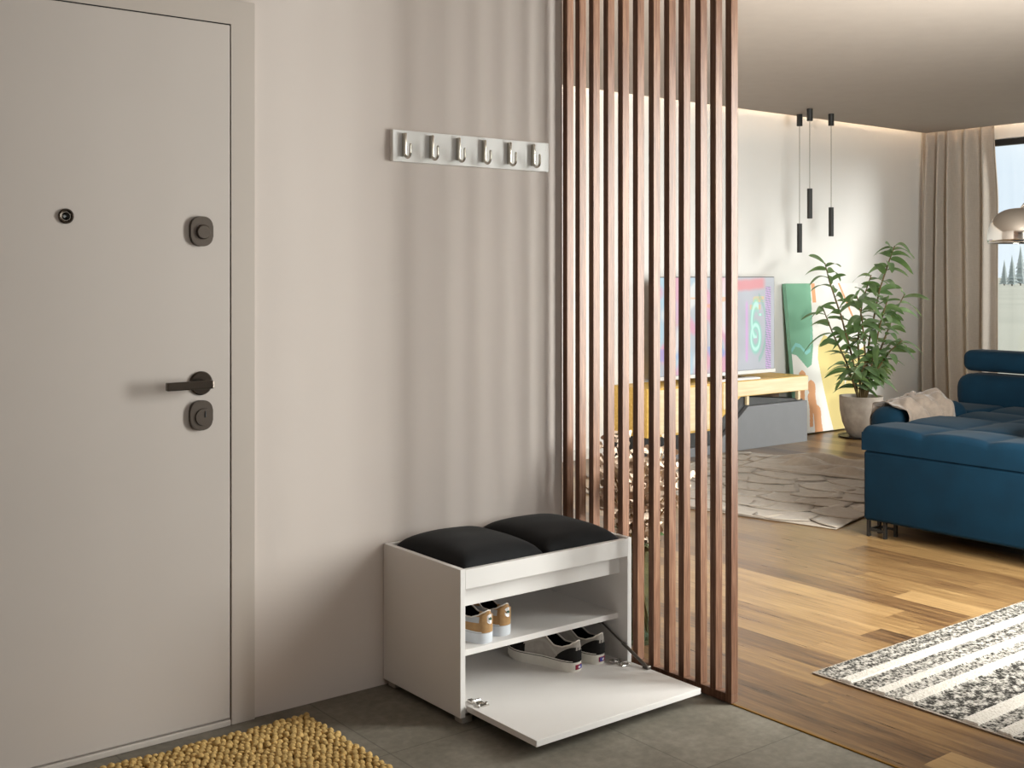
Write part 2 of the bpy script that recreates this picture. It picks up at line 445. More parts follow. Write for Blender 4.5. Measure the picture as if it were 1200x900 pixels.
# ------------------------------------------------------------------ shoe bench
CX0, CX1, CYF = -.757, -.067, -.43
b = thing('shoe_bench', (-.412, -.215, 0), 'white low shoe cabinet with its flap door hanging open', 'shoe cabinet')
TP = .018
obj('side_panel', B((CX0, CYF, .021), (CX0+TP, -.002, .456), .001), m_white, b)
obj('side_panel', B((CX1-TP, CYF, .021), (CX1, -.002, .456), .001), m_white, b)
xi0, xi1 = CX0+TP, CX1-TP
obj('top_rail', B((xi0, CYF, .396), (xi1, CYF+.018, .453), .001), m_white, b)
obj('lower_rail', B((xi0, -.392, .334), (xi1, -.376, .41), .001), m_white, b)
obj('seat_panel', B((xi0, -.412, .414), (xi1, -.02, .43), .001), m_white, b)
obj('rear_rail', B((xi0, -.02, .36), (xi1, -.002, .456), .001), m_white, b)
obj('back_panel', B((xi0, -.008, .03), (xi1, -.002, .36)), m_white, b)
obj('shelf', B((xi0, -.386, .183), (xi1, -.009, .201), .001), m_white, b)
obj('bottom_panel', B((xi0, CYF+.004, .030), (xi1, -.009, .048), .001), m_white, b)
for x in (CX0+.012, CX1-.05):
    for y in (CYF+.008, -.052): obj('foot', B((x, y, 0), (x+.038, y+.04, .021), .002), m_foot, b)
fp = obj('flap_door', B((xi0+.003, -.757, .038), (xi1-.003, -.433, .0555), .0012), m_white, b)
for x in (-.70, -.128):
    bm = B((x-.012, -.452, .0555), (x+.012, -.432, .0615), .001); box(bm, (x-.018, -.472, .0555), (x+.018, -.452, .060), .001)
    cyl(bm, (x-.014, -.462, .06), (x-.014, -.462, .064), .0045, n=12); cyl(bm, (x+.014, -.462, .06), (x+.014, -.462, .064), .0045, n=12)
    cyl(bm, (x-.012, -.43, .0605), (x+.012, -.43, .0605), .006, n=14); box(bm, (x-.009, -.43, .049), (x+.009, -.395, .057), .001)
    obj('hinge', bm, m_chrome, fp)
bm = BM(); p0 = Vector((-.094, -.305, .158)); p1 = Vector((-.094, -.53, .061))
cyl(bm, p0, p0.lerp(p1, .55), .0032, n=12); cyl(bm, p0.lerp(p1, .5), p1, .0056, n=14)
st = auto(obj('flap_stay', bm, m_steel, b))
bm = B((-.102, -.318, .148), (-.0855, -.296, .166), .002); obj('stay_bracket', bm, m_steel, st); obj('stay_foot', B((-.104, -.542, .0555), (-.086, -.518, .066), .002), m_steel, st)

def cushion(x0, x1, y0, y1, z0, hgt):
    bm = BM(); nx, ny = 36, 44
    def prof(u, v):
        a = abs(2*u-1); c = abs(2*v-1)
        k = (max(0, 1-a**9.0))**.5*(max(0, 1-c**9.0))**.5
        dome = .60+.40*(1-a**2.4)**.75*(1-c**2.4)**.75
        return k*dome
    def top(u, v):
        # edges bow in slightly between the corners
        a = 2*u-1; c = 2*v-1
        x = x0+(x1-x0)*u; y = y0+(y1-y0)*v
        x -= .006*a*(1-c*c)*abs(a)*0; 
        z = z0+.006+hgt*prof(u, v)+.0025*N3(x*9, y*9, 3)*prof(u, v)
        return Vector((x, y, z))
    V, F = grid(bm, nx, ny, top)
    W = [[bm.verts.new(Vector((V[i][j].co.x, V[i][j].co.y, z0))) for j in range(ny+1)] for i in range(nx+1)]
    for i in range(nx):
        for j in range(ny): bm.faces.new((W[i][j], W[i][j+1], W[i+1][j+1], W[i+1][j]))
    for i in range(nx):
        bm.faces.new((V[i][0], W[i][0], W[i+1][0], V[i+1][0])); bm.faces.new((V[i][ny], V[i+1][ny], W[i+1][ny], W[i][ny]))
    for j in range(ny):
        bm.faces.new((V[0][j], V[0][j+1], W[0][j+1], W[0][j])); bm.faces.new((V[nx][j], W[nx][j], W[nx][j+1], V[nx][j+1]))
    return bm
xm = (xi0+xi1)/2
for (a0, a1, lab) in ((xi0+.006, xm-.002, 'left half of the padded black seat on the white bench'), (xm+.002, xi1-.006, 'right half of the padded black seat, nearest the wooden slats')):
    o = obj('seat_cushion', cushion(a0, a1, -.41, -.024, .431, .066), m_cush, loc=((a0+a1)/2, -.215, .43), smooth=True); tag(o, lab, 'cushion', 'seat cushions on the shoe bench')

# ------------------------------------------------------------------ shoes
m_sole_w = M('rubber_offwhite', '#ddd8cf', .55, nz=40, vary=.04)
m_sole_g = M('rubber_cool_white', '#ccd0d6', .55, nz=40, vary=.04)
m_suede_g = M('grey_suede', '#a29b94', .9, spec=.2, nz=70, vary=.08, bump=(600, .3, .0006))
m_suede_b = M('black_suede', '#1c1a19', .85, spec=.2, nz=70, vary=.1, bump=(600, .3, .0006))
m_stripe_g = M('pale_grey_leather', '#aaa39b', .6, vary=.04)
m_lining = M('black_lining', '#0d0c0c', .95, spec=.1, vary=.1)
m_collar = M('light_collar', '#d8d0c6', .8, vary=.04)
m_tan = M('tan_suede', '#a5825a', .85, spec=.2, nz=60, vary=.12, bump=(500, .3, .0006))
m_stripe_t = M('silver_grey_leather', '#a9abae', .6, vary=.04)
m_red = M('label_red', '#8d1f3c', .5); m_blue = M('label_blue', '#3a48a0', .5); m_lab = M('label_white', '#efecee', .5); m_green = M('label_green', '#1f4d3a', .5)
WT = [(0, 0), (.008, .013), (.03, .0225), (.07, .0295), (.15, .034), (.3, .0335), (.42, .0335), (.55, .039), (.7, .0465), (.8, .046), (.89, .039), (.95, .028), (.985, .015), (1, 0)]
HT = [(0, .100), (.05, .105), (.12, .106), (.25, .107), (.4, .122), (.5, .118), (.62, .096), (.75, .075), (.88, .063), (.96, .054), (1, .044)]
UT = [(0, 0), (.012, 0), (.03, .3), (.07, .52), (.16, .66), (.28, .68), (.38, .55), (.46, .3), (.5, 0), (1, 0)]
def make_shoe(style, label, group, heel, ang, mirror=1):
    L = .285
    ZS = .036
    fwd = Vector((math.sin(ang), math.cos(ang), 0)); lat = Vector((fwd.y, -fwd.x, 0))*mirror
    heel = Vector(heel)
    r = thing('shoe', heel, label, 'shoe', group)
    def W3(l, s, z): return heel+fwd*l+lat*s+Vector((0, 0, z))
    def w(t): return lerp_tab(WT, t)
    def surf(t, u, off=0):
        n = 2.9; a = abs(u)*PI/2; hh = lerp_tab(HT, t)-ZS
        s = math.copysign(math.sin(a)**(2/n), u)*(w(t)*.97) if u else 0
        z = ZS-.004+hh*max(0, math.cos(a))**(2/n)
        c = Vector((L*(.5 if t < .3 or t > .7 else .5), 0, 0))
        P = Vector((t*L, s, z))
        if off:
            e = .004
            def q(tt, uu):
                tt = min(.999, max(.001, tt)); a2 = abs(uu)*PI/2; h2 = lerp_tab(HT, tt)-ZS
                return Vector((tt*L, math.copysign(math.sin(a2)**(2/n), uu)*w(tt)*.97, ZS-.004+h2*max(0, math.cos(a2))**(2/n)))
            du = q(t, min(1, u+e))-q(t, max(-1, u-e)); dt = q(t+e, u)-q(t-e, u)
            nn = dt.cross(du)
            if nn.length > 1e-12:
                nn.normalize()
                if nn.dot(P-Vector((min(.9*L, max(.06*L, P.x)), 0, .02))) < 0: nn = -nn
                P = P+nn*off
        return W3(P.x, P.y, P.z)
    def patch(bm, ta, tb, ulo, uhi, off=0, nt=30, nu=8):
        grid(bm, nt, nu, lambda i, j: surf(ta+(tb-ta)*i, ulo(ta+(tb-ta)*i)+(uhi(ta+(tb-ta)*i)-ulo(ta+(tb-ta)*i))*j, off))
    U0 = lambda t: lerp_tab(UT, t)
    def ss(i): return .5-.5*math.cos(PI*i)     # denser towards heel and toe
    mt = {'grey': (m_sole_w, m_suede_g), 'tan': (m_sole_g, m_tan)}[style]
    # sole
    bm = BM(); poly = []
    nt = 44
    for k in range(nt+1): t = ss(k/nt); poly.append((t, w(t)+.0015))
    for k in range(nt-1, 0, -1): t = ss(k/nt); poly.append((t, -w(t)-.0015))
    prof = [(.985, 0), (1.0, .004), (1.005, .018), (1.0, ZS-.002), (.985, ZS)]
    rings = []
    for k, z in prof:
        rings.append([bm.verts.new(W3(L*.5+(t*L-L*.5)*(1+(k-1)*.5)+0, s*k, z+.010*max(0, t-.78)/.22*(1 if z < .01 else .5))) for t, s in poly])
    n = len(poly)
    for i in range(len(rings)-1):
        for k in range(n): bm.faces.new((rings[i][k], rings[i][(k+1) % n], rings[i+1][(k+1) % n], rings[i+1][k]))
    bm.faces.new(rings[0]); bm.faces.new(rings[-1])
    so = auto(obj('sole', bm, mt[0], r), 50)
    # foxing line
    bm = BM(); tube(bm, [W3(L*.5+(t*L-L*.5)*1.004, s*1.004, ZS-.004+.005*max(0, t-.78)/.22) for t, s in poly], .0011, 6, closed=True)
    obj('foxing_line', bm, m_suede_b if style == 'grey' else m_stripe_t, so)
    # upper
    bm = BM()
    grid(bm, 60, 14, lambda i, j: surf(ss(i), -1+(1-U0(ss(i)))*j)); grid(bm, 60, 14, lambda i, j: surf(ss(i), U0(ss(i))+(1-U0(ss(i)))*j))
    bmesh.ops.remove_doubles(bm, verts=bm.verts, dist=.0002)
    up = obj('upper', bm, mt[1], r, smooth=True); solidify(up, .002, 0)
    bm = BM()
    grid(bm, 50, 12, lambda i, j: surf(.004+.72*ss(i), -1+(1-U0(.004+.72*ss(i)))*j, -.0035)); grid(bm, 50, 12, lambda i, j: surf(.004+.72*ss(i), U0(.004+.72*ss(i))+(1-U0(.004+.72*ss(i)))*j, -.0035))
    ins = [(.02+.7*k/20) for k in range(21)]
    vs = [bm.verts.new(W3(t*L, w(t)*.9, ZS+.003)) for t in ins]+[bm.verts.new(W3(t*L, -w(t)*.9, ZS+.003)) for t in ins[::-1]]
    bm.faces.new(vs)
    # tongue
    grid(bm, 10, 6, lambda i, j: W3(L*(.5-.13*i), (j-.5)*.045, .098+.022*i-.012*(2*j-1)**2))
    obj('lining', bm, m_lining, r, smooth=True)
    ts = [.014+(.496-.014)*k/30 for k in range(31)]
    ring = [surf(t, U0(t), .0008) for t in ts]+[surf(t, -U0(t), .0008) for t in ts[::-1]]
    obj('collar', tube(BM(), ring, .0022, 8, closed=True), m_collar, r, smooth=True)
    for sgn in (1, -1):
        if style == 'grey':
            bm = BM(); patch(bm, .003, .25, lambda t: sgn*(.58+.40*max(0, (t-.02)/.23)**1.1), lambda t: sgn*1.0, .0014, 20, 8)
            if sgn == 1:
                def hs(i, j, zz=.036):
                    q = -.0235+.047*i; tt = lerp_tab([(0, 0), (.013, .008), (.0225, .03), (.0295, .07)], abs(q)); return W3(tt*L-.0026, q, ZS-.003+zz*j)
                grid(bm, 12, 4, hs)
            obj('heel_counter', bm, m_suede_b, r, smooth=True)
            cen = [(.2, .93), (.27, .84), (.34, .72), (.40, .66), (.5, .65), (.6, .66), (.68, .68)]
            bm = BM(); patch(bm, .22, .68, lambda t: sgn*(lerp_tab(cen, t)-.045), lambda t: sgn*(lerp_tab(cen, t)+.045), .0016, 24, 4)
            obj('side_stripe', bm, m_stripe_g, r, smooth=True)
        else:
            c1 = [(.05, .70), (.3, .76), (.62, .93)]; hw = [(.05, .10), (.3, .085), (.62, .02)]
            bm = BM(); patch(bm, .06, .62, lambda t: sgn*(lerp_tab(c1, t)-lerp_tab(hw, t)), lambda t: sgn*(lerp_tab(c1, t)+lerp_tab(hw, t)), .0016, 24, 5)
            obj('side_stripe', bm, m_stripe_t, r, smooth=True)
            bm = BM(); patch(bm, .003, .075, lambda t: sgn*.3, lambda t: sgn*1.0, .0011, 10, 8)
            if sgn == 1:
                def hs(i, j, zz=.054):
                    q = -.0235+.047*i; tt = lerp_tab([(0, 0), (.013, .008), (.0225, .03), (.0295, .07)], abs(q)); return W3(tt*L-.0026, q, ZS-.003+zz*j)
                grid(bm, 12, 4, hs)
            obj('heel_panel', bm, m_tan, r, smooth=True)
    bm = BM(); patch(bm, .66, .998, lambda t: -1, lambda t: 1, .0013, 26, 22); patch(bm, .49, .7, lambda t: -.5, lambda t: .5, .0013, 14, 12)
    obj('toe_cap', bm, m_suede_b if style == 'grey' else m_tan, r, smooth=True)
    bm = BM()
    for k in range(5):
        t = .52+.035*k; tube(bm, [surf(t, u, .003+.002*math.cos(u*3)) for u in (-.38, -.25, -.1, .1, .25, .38)], .0024, 6)
    obj('laces', bm, m_collar, r, smooth=True)
    if style == 'grey':
        bk = obj('heel_label', B((0, 0, 0), (1, 1, 1)), m_lab, so)
        bk.data.transform(Matrix.Translation((0, 0, 0)))
        def small(name, l0, l1, z0, z1, m, par, x):
            bm = BM()
            def f(i, j, o):
                s = l0+(l1-l0)*i; tt = lerp_tab([(0, 0), (.013, .008), (.0225, .03), (.0295, .07)], abs(s)); return W3(tt*L-.0022-o, s, z0+(z1-z0)*j)
            V1, _ = grid(bm, 10, 1, lambda i, j: f(i, j, x)); V2, _ = grid(bm, 10, 1, lambda i, j: f(i, j, x-.002))
            for i in range(10):
                bm.faces.new((V1[i][0], V1[i+1][0], V2[i+1][0], V2[i][0])); bm.faces.new((V1[i][1], V2[i][1], V2[i+1][1], V1[i+1][1]))
            bm.faces.new((V1[0][0], V2[0][0], V2[0][1], V1[0][1])); bm.faces.new((V1[10][0], V1[10][1], V2[10][1], V2[10][0]))
            return obj(name, bm, m, par)
        bpy.data.objects.remove(bk)
        lb = small('heel_label', -.0155, .0155, .008, .023, m_red, so, .0004)
        small('label_mark', -.003, .013, .0095, .0215, m_blue, lb, .0010)
        small('label_mark', -.006, .004, .0125, .0185, m_lab, lb, .0014)
    else:
        def disc(name, a, c, l, z, m, par, o):
            bm = BM(); n = 20; f0 = [bm.verts.new(W3(l+.010*(abs(a*math.cos(2*PI*k/n))/.013)**2-o, a*math.cos(2*PI*k/n), z+c*math.sin(2*PI*k/n))) for k in range(n)]
            f1 = [bm.verts.new(v.co+fwd*.002) for v in f0]
            bm.faces.new(f0); bm.faces.new(f1[::-1])
            for k in range(n): bm.faces.new((f0[k], f1[k], f1[(k+1) % n], f0[(k+1) % n]))
            return obj(name, bm, m, par)
        hl = disc('heel_badge',   .0115, .0150, -.0045, .074, m_lab, r, .0022)
        disc('badge_mark', .006, .0038, -.0045, .075, m_green, hl, .0034)
        bm = BM()
    return r
SH = [
 ('grey', 'grey and black low sneaker in front, left of its pair on the bottom board', (-.268, -.398, .048), math.radians(-13), 1),
 ('grey', 'grey and black low sneaker behind its pair, near the right side panel', (-.158, -.388, .048), math.radians(-11), -1),
 ('tan', 'tan sneaker with grey side stripe, left one on the shelf', (-.612, -.376, .201), math.radians(-9), 1),
 ('tan', 'tan sneaker with white heel badge, right one on the shelf', (-.525, -.352, .201), math.radians(-6), -1)]
for s_, l_, p_, a_, mm in SH: make_shoe(s_, l_, {'grey': 'pair of grey and black sneakers', 'tan': 'pair of tan sneakers'}[s_], p_, a_, mm)

# ------------------------------------------------------------------ slatted screen
sc_ = thing('slatted_screen', (.0075, -.41, 0), 'tall walnut screen of twelve upright slats dividing hall from living room', 'room divider')
SY = [-.012, -.0803, -.1532, -.2285, -.3016, -.3746, -.4495, -.5203, -.5852, -.6576, -.7206, -.784]
first = None
for y in SY:
    if first is None:
        first = obj('slat', B((-.008, y-.024, .03), (.023, y, ZC-.001), .0015), m_slat, sc_); y0 = y
    else:
        c = first.copy(); c.location = first.location+Vector((0, y-y0, 0)); COL.objects.link(c)
obj('bottom_rail', B((-.008, -.808, .004), (.023, -.005, .03), .0015), m_slat, sc_)

# ------------------------------------------------------------------ door mat
def mat_bm():
    bm = BM(); px = .0200; py = .0176
    x0, x1, y0, y1 = -1.90, -1.085, -.66, -.105
    nx = int((x1-x0)/px); ny = int((y1-y0)/py)
    tmp = bmesh.new(); bmesh.ops.create_icosphere(tmp, subdivisions=2, radius=1)
    tmp.verts.ensure_lookup_table(); base = [v.co.copy() for v in tmp.verts]; fc = [[v.index for v in f.verts] for f in tmp.faces]; tmp.free()
    for j in range(ny+1):
        for i in range(nx+1):
            if rnd.random() < .02: continue
            c = Vector((x0+px*(i+.5*(j % 2))+rnd.uniform(-.0035, .0035), y0+py*j+rnd.uniform(-.003, .003), .011+rnd.uniform(-.002, .003)))
            s = Vector((.0109, .0094, .0095))*rnd.uniform(.84, 1.15)
            R_ = Matrix.Rotation(rnd.uniform(-.7, .7), 3, 'Z'); o = rnd.uniform(0, 50)
            vs = [bm.verts.new(c+R_ @ Vector((v.x*s.x, v.y*s.y, v.z*s.z*(1+.12*math.sin(9*v.x+o))))) for v in base]
            for f in fc: bm.faces.new([vs[k] for k in f])
    box(bm, (x0, y0-.004, .001), (x1+.008, y1+.006, .006))
    return bm
o = obj('door_mat', mat_bm(), m_jute, loc=(-1.5, -.38, 0), smooth=True); tag(o, 'golden braided jute door mat lying before the entrance door', 'door mat')

# ------------------------------------------------------------------ striped rug
RX0, RX1, RY0, RY1 = .416, 1.95, -1.72, -.788
BANDS = [(-.788, 'k'), (-.893, 'w'), (-.934, 'k'), (-1.017, 'w'), (-1.057, 'g'), (-1.111, 'w'), (-1.158, 'K'), (-1.321, 'w'), (-1.37, 'k'), (-1.429, 'w'), (-1.475, 'K'), (-1.60, 'w'), (-1.645, 'k'), (-1.73, 'w'), (-1.775, 'g'), (-1.83, 'w'), (-1.875, 'K'), (-2.03, 'w'), (-2.075, 'k'), (-2.3, 'w')]
def band(y):
    k = 'k'
    for b0, t_ in BANDS:
        if y <= b0: k = t_; top = b0
    return k, top
def rug_motif(x, y):
    k, top = band(y); d_ = top-y; n = N3(x*150, y*120, 1.3); n2 = N3(x*45, y*60, 7.7)
    if k == 'w': return .95+.12*n
    if k == 'k':
        zig = abs(((x/.048) % 1)-.5)*2
        return .46+.16*math.sin(PI*2*(d_/.034)+zig*2.2)+.85*n+.35*n2
    if k == 'g': return .52+.85*n+.3*n2+.1*math.sin(x*190)
    zig = abs(((x/.10+.3*math.floor(d_/.055)) % 1)-.5)*2
    return .38+.24*math.sin(PI*2*(d_/.06)+zig*4)+.85*n+.4*n2
def rug_bm():
    bm = BM(); st = .0042; nx = int((RX1-RX0)/st); ny = int((RY1-RY0)/st)
    yb = RY1-ny*st
    def f(i, j):
        x = RX0+(RX1-RX0)*i; y = yb+(RY1-yb)*j
        k, _ = band(y); m_ = max(0, min(1, rug_motif(x, y)))
        z = .0085+(.0045 if k == 'w' else .0015*m_)+.0022*N3(x*160, y*160, 5)
        e = min(x-RX0, RX1-x, RY1-y); z = .004+(z-.004)*sm(0, .008, e)
        return Vector((x, y, z))
    V, F = grid(bm, nx, ny, f)
    box(bm, (RX0-.001, yb, .001), (RX1+.001, RY1+.001, .0055))
    return bm
m_rugp = attr_mat('woven_wool', rough=.95, spec=.1)
o = obj('striped_rug', rug_bm(), m_rugp, loc=(RX0, RY1, 0)); tag(o, 'cream and charcoal striped woven rug on the parquet, foreground right', 'rug')
cw, ck = lin('#aea8a0'), lin('#292724')
def rc(c):
    x, y = c.x+RX0, c.y+RY1
    if c.z < .0056 or x-RX0 < .006: return lin('#a39a90')[:3]
    k, _ = band(y); v = max(0, min(1, rug_motif(x, y)))
    if k != 'w': v = min(1, max(0, (v-.15)*1.4))*.82
    return [ck[i]+(cw[i]-ck[i])*v for i in range(3)]
color_faces(o, rc)

# ------------------------------------------------------------------ felt patch rug
def patch_rug():
    bm = BM(); a = math.radians(13.7)
    e1 = Vector((-math.sin(a), math.cos(a), 0)); e2 = Vector((math.cos(a), math.sin(a), 0))
    c0 = Vector((2.276, .488, 0)); L1, L2 = 1.62, 2.05
    V, F = grid(bm, 20, 20, lambda i, j: c0+e1*(L1*i)+e2*(L2*j)+Vector((0, 0, .004)))
    for r_ in range(9):
        for k in range(7):
            b1 = (k+.5*(r_ % 2)-.2)*.26+rnd.uniform(-.025, .025); b2 = r_*.235+rnd.uniform(-.02, .02)
            w_, l_ = rnd.uniform(.28, .36), rnd.uniform(.30, .37); tilt = rnd.uniform(.001, .003); rot = rnd.uniform(-.5, .5); sd = rnd.uniform(0, 90)
            def f(i, j):
                s = (i-.5)*w_; t = j*l_+.05*(2*i-1)**2*(1-j)
                s, t = s*math.cos(rot)-t*math.sin(rot), s*math.sin(rot)+t*math.cos(rot)
                ed = 1-j
                z = .006+tilt*(1-j)*1.1+.006*max(0, .22-j)/.22*(.55+.6*N3(sd, i*2.2, 2))+.020*sm(.10, .0, abs(j-.45-.25*math.sin(i*3+sd)))*(.5+.5*math.sin(i*5+sd))*(1-j)+.004*N3(sd+i*2.1, j*2.2, sd)*(1-.4*j)
                q1 = min(max(b1+s+.1, 0), L1); q2 = min(max(b2+t, 0), L2)
                return c0+e1*q1+e2*q2+Vector((0, 0, max(.005, z)))
            grid(bm, 8, 8, f)
    # rumpled far corner
    grid(bm, 30, 30, lambda i, j: c0+e1*(L1*(.05+.75*i))+e2*(L2*(.7+.3*j))+Vector((0, 0, .012+.075*sm(0, .3, i)*sm(1, .7, i)*sm(0, .3, j)*abs(N3(i*3.5, j*4.5, 4))*2)))
    return bm
o = obj('felt_rug', patch_rug(), m_rug2, loc=(2.6, 1.2, 0), smooth=True); solidify(o, .003, 0); tag(o, 'rumpled beige rug of overlapping felt patches beside the blue sofa', 'rug')

# ------------------------------------------------------------------ television unit
tvu = thing('television_stand', (3.87, 2.77, 0), 'low oak and grey television unit with slanted joints by the wall', 'tv unit')
YT0, YT1 = 2.59, 2.97
cab = obj('oak_body', prism(BM(), [(2.983, .175), (3.638, .175), (3.967, .405), (4.771, .405), (4.771, .52), (2.983, .52)], 'y', YT0, YT1, .002), m_oak, tvu)
obj('slab_edge', prism(BM(), [(3.90, .408), (3.985, .409), (4.768, .409), (4.768, .516), (3.77, .516), (3.77, .32), (3.84, .32)], 'y', YT0-.004, YT0), m_oakedge, cab)
obj('front_panel', B((3.02, YT0-.004, .19), (3.62, YT0, .505), .002), m_oakedge, cab)
gb = obj('grey_body', prism(BM(), [(3.117, 0), (4.76, 0), (4.76, .324), (4.054, .324), (3.70, .065), (3.117, .065)], 'y', YT0, YT1, .002), m_grey, tvu)
obj('dark_recess', prism(BM(), [(2.99, .02), (3.12, .02), (3.12, .067), (3.70, .067), (4.05, .326), (4.74, .326), (4.74, .334), (3.97, .402), (3.64, .172), (2.99, .172)], 'y', YT0+.03, YT1-.01), m_black, tvu)
for x in (4.05, 4.66):
    obj('shelf_post', B((x, YT0+.01, .334), (x+.025, YT0+.04, .405)), m_oakedge, tvu)
obj('inner_panel', B((4.32, YT0+.2, .334), (4.66, YT0+.22, .405)), M('brown_panel', '#5a3d20', .6), tvu)

# television
tv = thing('television', (3.91, 2.75, .52), 'flat television showing neon colours, standing on the oak unit', 'television')
TX0, TX1, TZ0, TZ1 = 3.255, 4.56, .55, 1.305
obj('bezel', B((TX0, 2.755, TZ0), (TX1, 2.79, TZ1), .003), M('tv_bezel', '#3a3a3c', .35), tv)
obj('bottom_trim', B((TX0, 2.742, TZ0), (TX1, 2.755, TZ0+.028), .002), M('tv_trim_silver', '#c9c7c5', .35, metal=.3), tv)
obj('rear_housing', B((TX0+.15, 2.79, TZ0+.05), (TX1-.15, 2.83, TZ1-.2), .006), M('tv_rear', '#8b8986', .5), tv)
scr = obj('screen', BM(), attr_mat('tv_screen', emit=.95, rough=.3, spec=.5), tv)
bm = BM(); grid(bm, 200, 112, lambda i, j: Vector((TX0+.006+(TX1-TX0-.012)*i, 2.7535, TZ0+.03+(TZ1-TZ0-.036)*j)) - ORG['television']); bm.to_mesh(scr.data); bm.free()
def six(u, v):
    # the neon figure: oval bowl with a curved stem
    x, y = (u-.825)/.048, (v-.47)/.27
    d1 = abs(math.hypot(x, (y+.35)*1.75)-.82)
    a = abs(math.hypot(x-.12, (y-.25)*1.25)-.82) if (x < .2 or y > .45) and y > -.4 else 9
    if y > .55 and x > .55: a = 9
    return min(d1, a)
def tvc(c):
    u = (c.x+3.91-TX0)/(TX1-TX0); v = (c.z+.52-TZ0)/(TZ1-TZ0)
    col = Vector((.47, .48, .51))+Vector((.05, .05, .06))*N3(u*6, v*5, 2)  # pale grey base paints the reflections washing over the screen
    def mixc(h, f):
        nonlocal col
        f = min(1, f)*.68
        col = col.lerp(Vector(lin(h)[:3]), max(0, min(1, f)))
    if u < .6:
        mixc('#9fd6e8', .8*sm(-.1, .5, N3(u*7, v*3.5, 9)+.35-u)); mixc('#e88aa6', .9*sm(.05, .4, N3(u*9+4, v*4, 3)+.25*sm(.2, .5, u)))
        mixc('#f3efe6', .9*sm(.15, .45, N3(u*10, v*3, 12))); mixc('#e9a040', .8*sm(.3, .45, N3(u*12, v*12, 21)) if .5 < v < .8 else 0); mixc('#6f8fd6', .8*sm(.1, .4, N3(u*6+8, v*6, 31)) if v < .3 else 0)
    mixc('#ef6a6a', .9*sm(.08, .03, abs(v-.92-.1*(u-.78)+.02*N3(u*20, 1, 1)))*(sm(.6, .68, u)*sm(.93, .88, u)))
    if .80 < u < .90 and .74 < v < .80 and N3(u*60, v*30, 2) > -.25: mixc('#f0c069', .9)
    if .77 < u < .87 and .66 < v < .71 and N3(u*60, v*30, 5) > -.25: mixc('#f0b060', .8)
    mixc('#e29ae0', .85*sm(.016, .006, abs(u-.745))*sm(.1, .16, v)*sm(.78, .7, v))
    d_ = six(u, v)
    mixc('#62dcb8', sm(.5, .1, d_)*.9); mixc('#d8fff0', sm(.2, .05, d_)*.9)
    mixc('#45b090', .6*sm(.012, .004, abs(math.hypot((u-.82)/.1, (v-.47)/.35)-1)*.1)*(1 if u > .85 else 0))
    if .915 < u < .968 and .04 < v < .9: mixc('#d98fe0' if ((v*42+u*12) % 1) < .5 else '#74708f', .85)
    if u > .9 and v < .035: col = Vector((.01, .01, .01))
    return col
color_faces(scr, tvc)
bm = BM(); tube(bm, [(3.75, 2.70, .5265), (4.25, 2.70, .5265), (4.18, 2.80, .5265), (3.82, 2.80, .5265)], .006, 8, closed=True); box(bm, (3.98, 2.76, .521), (4.06, 2.79, .57), .003)
obj('stand_foot', bm, m_chrome, tv)
o = obj('sound_bar', B((3.72, 2.61, .521), (4.22, 2.66, .536), .004), M('bar_white', '#e7e4df', .4)); tag(o, 'slim white bar lying on the oak unit before the television', 'sound bar')

# ------------------------------------------------------------------ leaning canvas
PX0, PX1, PH = 4.94, 5.93, 1.235
pc = thing('canvas_painting', (5.43, 2.8, 0), 'tall abstract canvas in green, yellow and white leaning on wall', 'painting')
lean = math.atan2(.135, PH)
def Pp(u, v, o): return Vector((PX0+(PX1-PX0)*u, 2.815+.135*v+o*math.cos(lean), PH*v-o*math.sin(lean)+.012))
bm = BM(); 
cv = obj('canvas', bm, attr_mat('painted_canvas', rough=.8, spec=.2, bump=(400, .1, .0004)), pc)
bm = BM()
grid(bm, 220, 260, lambda i, j: Pp(i, j, -.0012)); bmesh.ops.translate(bm, verts=bm.verts, vec=-ORG['canvas_painting']); bm.to_mesh(cv.data); bm.free()
def pcol(c):
    u = (c.x+5.43-PX0)/(PX1-PX0); v = (c.z)/PH
    W_, G, T, Y, O = ('#f1eee9', '#84b69b', '#93cfcb', '#e9d693', '#e6ab80')
    col = W_
    gb_ = lerp_tab([(0, .54), (.06, .53), (.12, .49), (.19, .44), (.25, .46), (.29, .58), (.31, .75), (.33, 1.02)], u)
    if u < .33 and v > gb_: col = G
    wl = lerp_tab([(0, .56), (.06, .60), (.12, .59), (.19, .54), (.25, .56), (.28, .66), (.3, .8)], u)
    if u < .3 and abs(v-wl) < .013: col = T
    yl = lerp_tab([(0, .47), (.15, .42), (.35, .37), (.5, .34), (.58, .36), (.64, .42), (1, .45)], v)
    yt = lerp_tab([(0, .4), (.36, .58), (.45, .66), (.6, .60), (.8, .5), (1, .56)], u)
    if u > yl and v < yt: col = Y
    if .68 < u and abs(math.hypot((u-.80)/.16, (v-.18)/.22)-1) < .09 and u < .92: col = W_
    if abs(u-.36) < .025 and v > .88: col = O
    for cu, v0, v1, w_ in ((.10, .22, .43, .028), (.235, -.1, .36, .032), (.18, .05, .28, .022), (.29, -.1, .19, .024)):
        x = cu+.016*math.sin(v*11+cu*30)
        if v0 < v < v1 and abs(u-x) < w_*(1+.6*sm(v1-.12, v1-.05, v))*math.sqrt(max(0, 1-sm(v1-.04, v1, v)**2)): col = O
    if u > .6 and v > .7 and abs(math.sin(u*9+v*6)) < .12: col = O
    return lin(col)[:3]
color_faces(cv, pcol)
bm = BM(); vs = [[bm.verts.new(Pp(u, v, o)) for u, v in ((0, 0), (1, 0), (1, 1), (0, 1))] for o in (0, .035)]
bm.faces.new(vs[0]); bm.faces.new(vs[1][::-1])
